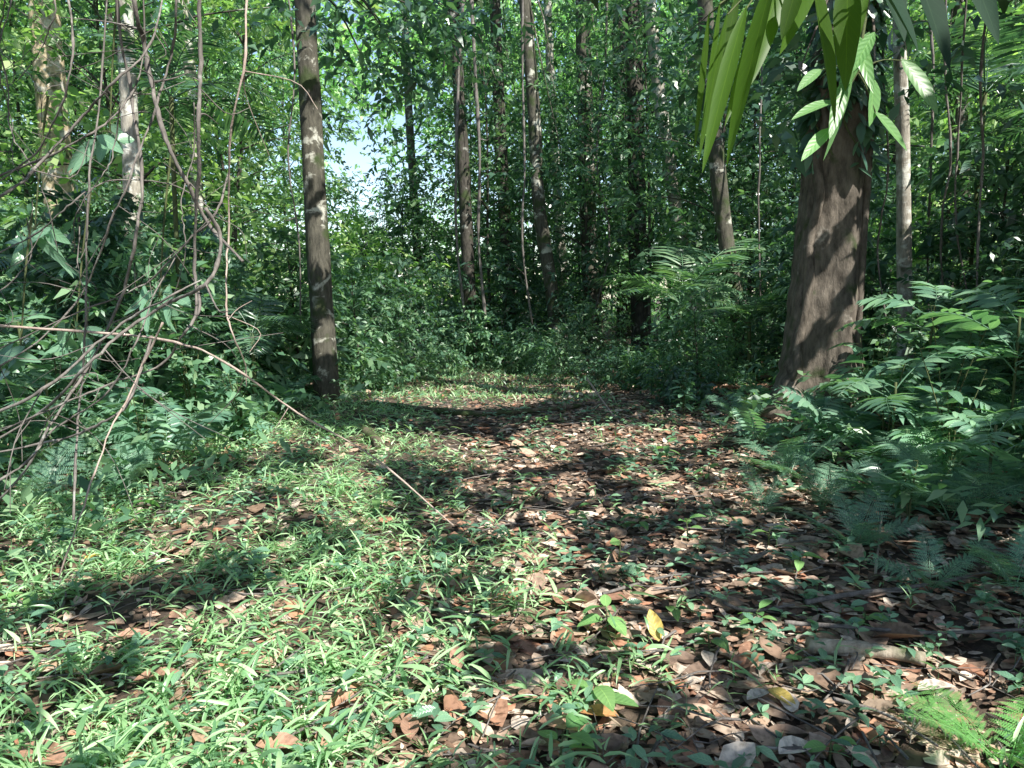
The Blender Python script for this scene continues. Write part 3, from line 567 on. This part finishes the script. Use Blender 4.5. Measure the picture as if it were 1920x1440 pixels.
for x, y, h, n, L, lab in [(3.3, 5.6, 1.2, 3, .22, 'tall leafy shrub right of the fluted trunk'), (3.9, 5.4, 1.45, 3, .24, 'sunlit leafy shrub near the right edge below the vines'), (3.3, 3.9, .6, 4, .14, 'short shrub with rounded pale leaves at right'), (2.3, 4.2, .4, 4, .12, 'small shrub among the ferns at the path edge'), (4.4, 6.4, 1.6, 4, .27, 'tallest leafy shrub at the right edge'), (3.0, 5.0, .85, 4, .18, 'leafy shrub in the middle of the right fern bank'), (3.6, 4.5, .8, 4, .17, 'leafy shrub near the right edge of the fern bank'),
                           (3.2, 6.6, .9, 4, .22, 'leafy shrub covering the right foot of the fluted trunk'), (2.9, 5.7, 1.05, 2, .28, 'shrub with the largest drooping leaves before the fluted trunk'),
                           (-2.7, 5.4, .7, 5, .2, 'leafy shrub in front of the left fern bank'), (-3.6, 5.9, 1.0, 6, .24, 'taller leafy shrub behind the vine loops'), (-2.5, 6.8, .8, 6, .18, 'leafy shrub between the left ferns and the lichen patched tree'), (-4.3, 6.6, 1.5, 7, .26, 'tall broad-leaved shrub at the left edge'), (-3.2, 7.4, 1.3, 6, .24, 'broad-leaved shrub behind the hanging thin vine'), (2.0, 8.6, .5, 4, .15, 'small shrub left of the fluted trunk base')]:
    shrub((x, y), h, n, 10, L, L*.4, lab)
for px, py, h, nl, L, W, T, lab in [(920, 1160, .12, 1, .15, .13, T_HEART, 'single broad heart-shaped leaf plant on the path edge'), (1140, 1180, .17, 4, .10, .06, T_HI, 'upright seedling with pale oval leaves in the centre foreground'), (1110, 1330, .1, 3, .13, .06, T_HI, 'seedling with two long glossy leaves near the bottom centre'),
                                    (1200, 985, .12, 4, .11, .05, T_HI, 'small seedling on the litter in mid path'), (1555, 1425, .07, 3, .08, .05, T_HI, 'tiny light green seedling at the bottom right'), (1440, 1030, .12, 3, .11, .06, T_HI, 'seedling with a lit leaf pair before the right ferns'), (1265, 1165, .08, 2, .12, .05, T_HI, 'low two-leaved seedling right of the pale oval-leaved one'),
                                    (960, 920, .14, 4, .12, .05, T_HI, 'seedling left of the mid path litter'), (1330, 1220, .1, 4, .08, .045, T_HI, 'dark seedling in the litter right of the yellow leaf'), (1160, 1050, .16, 3, .09, .05, T_HI, 'thin seedling behind the upright pale seedling'), (1500, 1080, .15, 4, .1, .06, T_HI, 'seedling under the right fern bank'), (240, 1000, .16, 4, .17, .08, T_HI, 'broad-leaved seedling in the grass at left'),
                                    (60, 1130, .12, 4, .16, .05, T_HI, 'long-leaved seedling in the grass at the left edge'), (1050, 1430, .1, 4, .13, .055, T_HI, 'seedling cut by the bottom edge in the middle'), (1330, 900, .16, 5, .12, .05, T_HI, 'leafy seedling at the foot of the right bank'), (700, 960, .13, 4, .12, .05, T_HI, 'leafy seedling beside the dry leaning twig'),
                                    (1020, 800, .18, 5, .13, .05, T_HI, 'seedling before the fallen log on the path'), (1620, 1180, .07, 4, .08, .05, T_HI, 'little dark seedling between the two thin sticks'), (1420, 1180, .12, 5, .1, .04, T_HI, 'slender seedling left of the short pale log'),
                                    (1290, 1010, .13, 5, .1, .045, T_HI, 'seedling in the litter left of the lone lacy fern'), (1080, 960, .1, 4, .09, .04, T_HI, 'little seedling in the centre of the litter'), (1250, 860, .16, 5, .12, .05, T_HI, 'seedling in the sunlit litter before the right bank'), (1500, 1260, .06, 4, .07, .035, T_HI, 'very small seedling at the left end of the pale log')]:
    shrub(gnd(px, py), h, 1, nl, L, W, lab, mat='seed', T=T, name='seedling', cat='seedling')

# ---------------------------------------------------------------- single fallen leaves
def dead(px, py, L, W, az, mat, label, curl=.1, tilt=.1):
    p = G(px, py, .04); g = Geo(); a = R(az)
    leaves(g, p[None], np.array([[math.cos(a), math.sin(a), tilt]]), UP[None]+.12*rv(1), L, W, curl, .22, T_HI)
    tag(g.build('fallen_leaf', M[mat], loc=p), label, 'leaf')
for a in [(1235, 1215, .13, .065, 100, 'dead_yellow', 'yellow fallen leaf standing up in the centre right litter', -.1, .7), (160, 1070, .09, .045, 70, 'dead_yellow', 'yellow-orange fallen leaf in the grass at far left'), (240, 1060, .1, .04, 60, 'dead_orange', 'orange curled leaf right of the far left yellow leaf', .3, .4), (250, 1290, .17, .08, 20, 'dead_brown', 'large reddish brown leaf in the left foreground grass'),
          (210, 1215, .16, .07, 10, 'dead_brown', 'brown leaf above the large reddish one at left'), (860, 1270, .14, .055, 100, 'dead_brown', 'upright curled brown leaf left of bottom centre', .2, .6), (720, 1360, .14, .06, -10, 'dead_brown', 'flat brown leaf at the lower middle'), (770, 1400, .13, .06, 100, 'dead_brown', 'brown leaf lying at the bottom middle', .1, .1),
          (1120, 1075, .12, .05, 100, 'dead_pale', 'pale leaf beside the thin centre seedling'), (1440, 1310, .12, .055, -60, 'dead_yellow', 'mustard folded leaf in the right foreground litter', .2, .1), (1400, 1330, .11, .05, 30, 'dead_pale', 'pale leaf touching the mustard folded leaf'), (1330, 1265, .12, .06, 80, 'dead_pale', 'whitish curled leaf left of the mustard folded leaf'),
          (1160, 1360, .13, .06, 170, 'dead_orange', 'rust coloured leaf near the bottom right of centre'), (1010, 1370, .17, .08, -20, 'dead_brown', 'big dark brown leaf at the bottom centre'), (1460, 1430, .13, .08, 20, 'dead_pale', 'round pale leaf at the bottom edge right of centre'), (620, 1280, .12, .05, 45, 'dead_pale', 'pale pinkish leaf lying in the grass'), (1720, 1310, .15, .07, 10, 'dead_pale', 'pale grey torn leaf left of the sunlit corner fern'),
          (1560, 1180, .1, .05, 60, 'dead_pale', 'cream leaf fragment above the short pale log'), (480, 1400, .15, .07, 0, 'dead_brown', 'brown leaf in the grass at the lower left'), (1385, 830, .12, .06, 40, 'dead_yellow', 'yellow leaf under the ferns at the path edge'), (350, 1130, .1, .05, 100, 'dead_orange', 'small orange leaf in the left grass'), (30, 1080, .14, .06, 20, 'dead_brown', 'brown leaf at the left edge of the grass'), (30, 1420, .22, .09, -20, 'dead_brown', 'dark brown leaf in the bottom left corner')]:
    dead(*a)

# ---------------------------------------------------------------- vines
def liana(pts, Y0, Y1, w, label, mat='vine', wob=.016, tap=.55, twigs=4, name='hanging_vine', cat='vine', m=None, group=None):
    w = w*.58
    n = len(pts); p = [at(a, b_, Y0+(Y1-Y0)*i/(n-1)+.12*math.sin(i*1.7+Y0*9)) for i, (a, b_) in enumerate(pts)]
    m = m or n*7; c = cr(p, m); c += np.cumsum(rng.normal(0, wob*.35, c.shape), 0)*np.sin(np.linspace(0, math.pi, m))[:, None]*.6
    Ym = (Y0+Y1)/2; r = np.linspace(1, tap, m)*w*.5*Ym/F*(1+.16*np.sin(np.linspace(0, n*5, m)+Y0)+rng.normal(0, .08, m))
    g = Geo(); tube(g, c, r, 8)
    for k in range(twigs):
        i = random.randint(m//5, m-3); d = nrm(rv(1))[0]*np.array([1, .5, .8])-np.array([0, 0, .2]); l = random.uniform(.15, .6)
        q = [c[i], c[i]+d*l*.5+rng.normal(0, .03, 3), c[i]+d*l+rng.normal(0, .05, 3)]; tube(g, cr(q, 8), np.linspace(r[i]*.5, .0015, 8), 5, cap=False)
    loc = c[0] if c[0][2] < c[-1][2] else c[-1]
    tag(g.build(name, M[mat], loc=loc, smooth=True), label, cat, group)
liana([(235, -250), (250, 0), (262, 70), (275, 130), (300, 230), (345, 330), (390, 420), (455, 490)], 3.9, 3.5, 18, 'thick brown vine sweeping down rightwards to a broken tip at upper left')
liana([(470, -250), (460, 0), (455, 120), (430, 280), (425, 420), (422, 560), (432, 625), (455, 680), (462, 725)], 3.6, 3.6, 8, 'thin straight vine hanging furthest right of the tangle', 'twig')
liana([(380, -250), (375, 0), (372, 130), (370, 220), (372, 330), (365, 480), (370, 585), (345, 625)], 3.4, 3.5, 15, 'brown vine hanging straight down left of the thin rightmost one')
liana([(-200, 480), (0, 365), (60, 310), (140, 215), (200, 150), (262, 100), (300, 0), (320, -200)], 3.2, 3.9, 10, 'vine arching from the left edge up to the top')
liana([(-200, 430), (0, 330), (90, 290), (170, 240), (235, 165), (262, 60), (255, -200)], 3.5, 4.1, 8, 'slimmer vine arch just inside the topmost arch at left')
liana([(385, 390), (415, 440), (407, 490), (380, 530), (330, 560), (270, 590), (200, 650), (130, 720), (60, 780), (-100, 880)], 3.5, 3.2, 14, 'looping vine that turns from the hanging stem down to the left edge')
liana([(285, 630), (262, 700), (230, 760), (150, 800), (60, 830), (-120, 870)], 3.6, 3.2, 11, 'lowest curved vine running left above the grass')
liana([(-150, 830), (0, 770), (80, 730), (160, 660), (230, 600), (310, 560), (378, 525)], 3.0, 3.6, 11, 'straight vine rising from the left edge into the loop')
liana([(372, 540), (372, 585), (340, 630), (300, 680), (200, 725), (90, 770), (-120, 860)], 3.8, 3.4, 9, 'thin vine following under the big loop')
liana([(205, -200), (225, 60), (245, 180), (258, 320), (240, 450), (225, 560), (170, 680), (90, 800), (30, 900), (-80, 1010)], 4.0, 3.3, 12, 'long vine bending through the middle of the tangle')
liana([(305, 605), (270, 690), (225, 790), (165, 950), (110, 1085)], 3.4, 2.9, 8, 'straight pale stalk slanting down into the grass at left', 'twig', twigs=0)
liana([(138, 975), (142, 850), (152, 760), (160, 600), (165, 350), (190, 150), (210, -150)], 3.3, 3.8, 8, 'thin upright vine rooted in the grass at far left', tap=.7)
liana([(-150, 600), (0, 610), (200, 625), (330, 645), (430, 690), (560, 780), (700, 860), (850, 985)], 3.3, 3.75, 9.5, 'long dry reddish twig leaning down across the grass to the path', 'twig', wob=.006, tap=.6, twigs=3, name='dry_twig', cat='twig')
liana([(-100, 960), (0, 900), (60, 860), (110, 800), (190, 740), (250, 650), (285, 560), (330, 480)], 3.1, 3.7, 8, 'vine curving up from the lower left edge through the loop')
liana([(340, -200), (330, 0), (320, 100), (290, 200), (235, 330), (200, 420), (150, 540), (60, 640), (-80, 730)], 3.9, 3.5, 9, 'vine crossing leftwards behind the thick brown vine')
liana([(110, -200), (130, 0), (150, 100), (130, 200), (60, 300), (-100, 400)], 3.6, 3.4, 8, 'vine bowing out to the left edge near the top')
liana([(-120, 520), (0, 470), (70, 430), (140, 370), (210, 340), (330, 350), (420, 410)], 3.5, 3.9, 6, 'thin vine running sideways through the upper tangle')
liana([(430, 320), (400, 400), (330, 470), (250, 540), (130, 590), (-100, 700)], 3.8, 3.5, 7, 'thin vine slanting from the hanging stems to the left edge')
for k in range(9):
    x0 = random.uniform(-60, 420); y0 = random.uniform(-150, 450); x1 = x0+random.uniform(-260, 120); y1 = y0+random.uniform(200, 420)
    pts = [(x0+(x1-x0)*t+random.uniform(-25, 25), y0+(y1-y0)*t+random.uniform(-20, 20)) for t in (0, .25, .5, .75, 1)]
    Y = random.uniform(3.3, 4.3); liana(pts, Y, Y+random.uniform(-.3, .3), random.uniform(3.5, 6), 'one of the fine grey twigs crossing within the vine tangle at left', 'vine', .02, .5, 5, 'hanging_twig', 'twig', None, 'fine grey twigs in the vine tangle')
for px, Y, w, lab in [(1775, 8.5, 8, 'left one of the thin vines hanging at the right'), (1812, 8.2, 7, 'middle thin vine hanging at the right in front of the dark trunk'), (1850, 7.5, 9, 'right one of the thin vines hanging at the right'), (1745, 10, 8, 'thin vine hanging just right of the slim white trunk'),
                      (862, 17, 10, 'dark vine hanging left of the vine wrapped trunk'), (889, 17, 11, 'dark vine hanging right of the vine wrapped trunk'), (988, 16, 8, 'thin vine hanging left of the bending mottled trunk'), (1130, 18, 8, 'thin vine hanging between the straight and slender dark trunks'), (1420, 12, 7, 'thin vine hanging left of the fluted tree'), (545, 9.2, 6, 'thin vine hanging left of the lichen patched trunk'), (1660, 8, 7, 'vine hanging close to the right side of the fluted tree')]:
    pts = [(px-random.uniform(-20, 20), -120), (px+random.uniform(-10, 10), 120), (px+random.uniform(-14, 14), 300), (px+random.uniform(-14, 14), 450), (px+random.uniform(-25, 25), 610)]
    liana(pts, Y, Y, w, lab, 'vine', .02, .8, 1)
for a0, a1, w, lab in [(-2.5, -2.3, .05, 'woody vine climbing the left side of the fluted trunk'), (-.75, -.55, .04, 'woody vine climbing the right side of the fluted trunk'), (-.35, -.9, .024, 'thin vine winding up the right face of the fluted trunk')]:
    q = []
    for i in range(2, 44, 3):
        a = a0+(a1-a0)*i/44+.1*math.sin(i*.9); rr = bigr[i]*1.04+w*.3
        q.append(bigc[i]+np.array([math.cos(a)*rr, math.sin(a)*rr, 0]))
    c = cr(q, 50); g = Geo(); tube(g, c, w*(1+.1*np.sin(np.arange(50)*.7)), 8)
    tag(g.build('climbing_vine', M['bark_big'], loc=c[0], smooth=True), lab, 'vine')
def climber(c, r, z0, z1, n, L, label):
    ii = [i for i in range(len(c)) if z0 < c[i][2] < z1]; root = empty('climbing_plant', c[ii[0]]+np.array([0, -r[ii[0]], 0]), label, 'climber'); loc = np.array(root.location)
    fo = Geo(); st = Geo()
    for a0 in (-2.3, -1.5, -.6, .3):
        q = [c[i]+np.array([math.cos(a0+.3*math.sin(i*.8)), math.sin(a0+.3*math.sin(i*.8)), 0])*(r[i]*1.08+.01) for i in ii]; tube(st, cr(q, len(q)*3), .009, 6, cap=False)
    b = []; d = []
    for _ in range(n):
        i = random.choice(ii); a = random.uniform(-3.2, .6); e = np.array([math.cos(a), math.sin(a), 0])
        if c[i][2] < z0+.6 and (math.sin(a*3+1) > 0 or random.random() < .4): continue
        b.append(c[i]+e*(r[i]*1.06+random.uniform(0, .06))+np.array([0, 0, random.uniform(-.15, .15)])); d.append(e*random.uniform(.1, .6)+np.array([random.gauss(0, .45), 0, random.uniform(-1.2, -.1)]))
    b = np.array(b); d = np.array(d); n = len(b); sc = rng.uniform(.5, 1.2, n)
    leaves(fo, b, d, UP+.4*rv(n)+np.array([0, -.7, 0]), L*sc, L*.4*sc, .2, .12, T_HI)
    st.build('stem', M['stem'], root, loc); fo.build('foliage', M['leaf_dark'], root, loc)
climber(bigc, bigr, 2.7, 6.5, 1000, .19, 'leafy climber wrapping the top of the fluted trunk')

# ---------------------------------------------------------------- logs and sticks
def stick(pts, r0, r1, label, mat='vine', lift=.0, name='stick', cat='stick', ends=None, n=10):
    p = [G(a, b_) for a, b_ in pts]; m = len(p)*8
    c = cr(p, m); c[:, 2] += lift+r0*.8
    if ends: c[:, 2] += np.linspace(ends[0], ends[1], m)
    c += np.cumsum(rng.normal(0, r0*.08, c.shape), 0)*.6
    g = Geo(); tube(g, c, np.linspace(r0, r1, m)*(1+rng.normal(0, .06, m)), n)
    tag(g.build(name, M[mat], loc=c[0], smooth=True), label, cat)
stick([(600, 778), (700, 768), (800, 776), (900, 782), (1010, 776), (1090, 768)], .045, .025, 'mossy fallen log lying across the path beside the lichen patched tree', 'log', name='fallen_log', cat='log', lift=.01)
stick([(770, 800), (800, 812), (835, 806)], .03, .02, 'short curved root piece before the fallen log', 'log', name='root', cat='root')
stick([(712, 832), (698, 824), (684, 818)], .055, .045, 'short broken stump piece tilted up beside the path', 'log', name='stump_piece', cat='stump', ends=(-.02, .09))
stick([(1515, 1228), (1610, 1236), (1740, 1256)], .032, .024, 'short thick pale log piece in the right foreground', 'deadwood', name='log_piece', cat='log', lift=.018)
stick([(1510, 1150), (1620, 1132), (1720, 1125), (1990, 1100)], .012, .007, 'long thin dark stick lying across the right foreground', lift=.05)
stick([(1470, 1190), (1600, 1198), (1750, 1212), (1960, 1222)], .010, .006, 'second thin stick just above the short pale log', lift=.05)
stick([(1560, 1330), (1660, 1360), (1760, 1420)], .007, .004, 'thin twig in the bottom right litter', lift=.04)
stick([(1640, 1090), (1652, 1000)], .008, .004, 'broken upright stub below the right ferns', 'twig', ends=(0, .1))
stick([(940, 1290), (880, 1260), (820, 1250)], .006, .004, 'small twig in the grass at the lower middle', lift=.03)
stick([(1130, 1120), (1260, 1090), (1330, 1100)], .008, .004, 'thin stick in the mid path litter', lift=.04)
stick([(1330, 1130), (1400, 1160), (1490, 1150)], .009, .005, 'curved stick left of the long dark one', lift=.04)
stick([(1100, 730), (1130, 770), (1160, 790)], .015, .01, 'short pale branch leaning at the right end of the log', 'twig', ends=(.25, 0))

# ---------------------------------------------------------------- overhanging leaves, upper right
def branch(anchor, tips, Y, label, name, mat, stem_w=.006, ws=1.):
    p0 = at(*anchor); root = empty(name, p0, label, 'branch')
    st = Geo()
    hub = np.mean([at(t[0], t[1], t[4]) for t in tips], 0)
    tube(st, cr([p0, (p0+hub)/2+np.array([0, 0, .05]), hub], 10), np.linspace(stem_w*1.6, stem_w, 10), 7)
    for (x0, y0, x1, y1, Yl, Yt, wd) in tips:
        a = at(x0, y0, Yl); b_ = at(x1, y1, Yt); g = Geo()
        L = np.linalg.norm(b_-a); toc = np.array([random.gauss(0, .7), -1., random.uniform(.2, .8)])
        d = (b_-a)/L
        leaves(g, a[None], d[None]+np.array([[random.gauss(0, .06), 0, .16]]), toc[None], L, wd*ws*Yl/F, .16, random.uniform(.08, .2), T_HI)
        o = g.build('leaf', M[mat], root, p0, smooth=True)
        tube(st, cr([hub, (hub+a)/2+np.array([0, 0, .02]), a+d*.01], 6), np.linspace(stem_w*.6, .002, 6), 5, cap=False)
    st.build('stem', M['stem'], root, p0)
branch((1600, -330, 2.3), [(1400, 10, 1335, 285, 1.75, 1.7, 36), (1455, -60, 1375, 265, 1.85, 1.75, 48), (1350, 0, 1318, 240, 1.9, 1.9, 22), (1520, -60, 1548, 195, 1.9, 1.85, 66), (1480, -80, 1430, 140, 2.0, 1.9, 50), (1590, -60, 1588, 140, 2.0, 1.95, 56), (1545, -80, 1490, 90, 2.1, 1.9, 50), (1385, -20, 1345, 200, 2.0, 2.0, 26), (1330, 20, 1305, 255, 2.1, 2.1, 20), (1430, 20, 1365, 210, 2.1, 2.0, 30), (1500, -40, 1470, 60, 1.9, 1.9, 38), (1620, -80, 1600, 90, 2.1, 2.0, 40), (1365, 20, 1322, 270, 1.85, 1.8, 24)], 1.9, 'branch of long drooping translucent leaves hanging in at the upper right', 'overhanging_branch', 'big', ws=.82)
branch((1800, -330, 2.2), [(1610, -80, 1720, 70, 1.8, 1.75, 66), (1690, -120, 1745, 105, 1.9, 1.8, 66), (1640, -80, 1680, 60, 1.9, 1.8, 54), (1790, -120, 1850, 60, 2.0, 1.95, 50)], 1.9, 'branch of broad dark blue-green leaves at the top right', 'overhanging_branch', 'big_dark', ws=.9)
branch((1640, -60, 3.4), [(1600, 130, 1540, 275, 3.2, 3.15, 40), (1585, 150, 1565, 250, 3.2, 3.1, 32), (1630, 60, 1575, 175, 3.3, 3.2, 38), (1640, 150, 1625, 225, 3.2, 3.2, 40), (1565, 190, 1490, 225, 3.2, 3.1, 28), (1560, 240, 1500, 295, 3.2, 3.1, 30), (1640, 60, 1610, 130, 3.1, 3.1, 30), (1690, 110, 1745, 205, 3.3, 3.2, 42), (1640, 210, 1690, 280, 3.2, 3.2, 32), (1600, 60, 1640, 160, 3.2, 3.1, 32), (1540, 130, 1500, 170, 3.3, 3.2, 24)], 3.2, 'sunlit leafy twig hanging in front of the fluted trunk', 'overhanging_branch', 'seed', ws=.8)
def lt(cx, cy, n, s, Y): return [(cx+random.uniform(-s, s)*.4, cy+random.uniform(-s, s)*.4, cx+random.uniform(-s, s), cy+random.uniform(.1, 1)*s, Y+random.uniform(-.1, .1), Y+random.uniform(-.15, .15), random.uniform(16, 26)) for _ in range(n)]
for cx, cy, Y, lab in [(70, 440, 4.2, 'leafy twig among the upper vines at the left edge'), (300, 550, 4.0, 'leafy twig hanging inside the big vine loop'), (150, 620, 4.1, 'leafy twig behind the lower vine stems'), (40, 660, 3.8, 'leafy twig at the left edge below the slanting vines'), (200, 250, 4.4, 'leafy twig in the top of the vine tangle')]:
    branch((cx+20, cy-260, Y), lt(cx, cy, 9, 75, Y), Y, lab, 'leafy_twig', 'shrub', .004)

# ---------------------------------------------------------------- camera, light, sky
cam = bpy.data.cameras.new('camera'); co = bpy.data.objects.new('camera', cam); COL.objects.link(co)
co.location = (0, 0, H); co.rotation_euler = (R(90)-P, 0, 0); cam.sensor_width = 36; cam.lens = 36*F/1920; cam.clip_start = .05; cam.clip_end = 500
S.camera = co
sl = bpy.data.lights.new('sun', 'SUN'); sl.energy = 10; sl.angle = R(.35); sl.color = (1, .96, .89)
so = bpy.data.objects.new('sun', sl); COL.objects.link(so); so.rotation_euler = Vector(SUN).to_track_quat('Z', 'Y').to_euler()
w = bpy.data.worlds.new('World'); S.world = w; w.use_nodes = True; nt = w.node_tree; nt.nodes.clear()
sky = nt.nodes.new('ShaderNodeTexSky'); sky.sky_type = 'NISHITA'; sky.sun_disc = False; sky.sun_elevation = sE; sky.sun_rotation = math.atan2(SUN[0], SUN[1]); sky.dust_density = .6; sky.ozone_density = .6
bg = nt.nodes.new('ShaderNodeBackground'); bg.inputs[1].default_value = .26; ow = nt.nodes.new('ShaderNodeOutputWorld')
nt.links.new(sky.outputs[0], bg.inputs[0]); nt.links.new(bg.outputs[0], ow.inputs[0])
S.view_settings.view_transform = 'Standard'; S.view_settings.look = 'None'; S.view_settings.exposure = 0
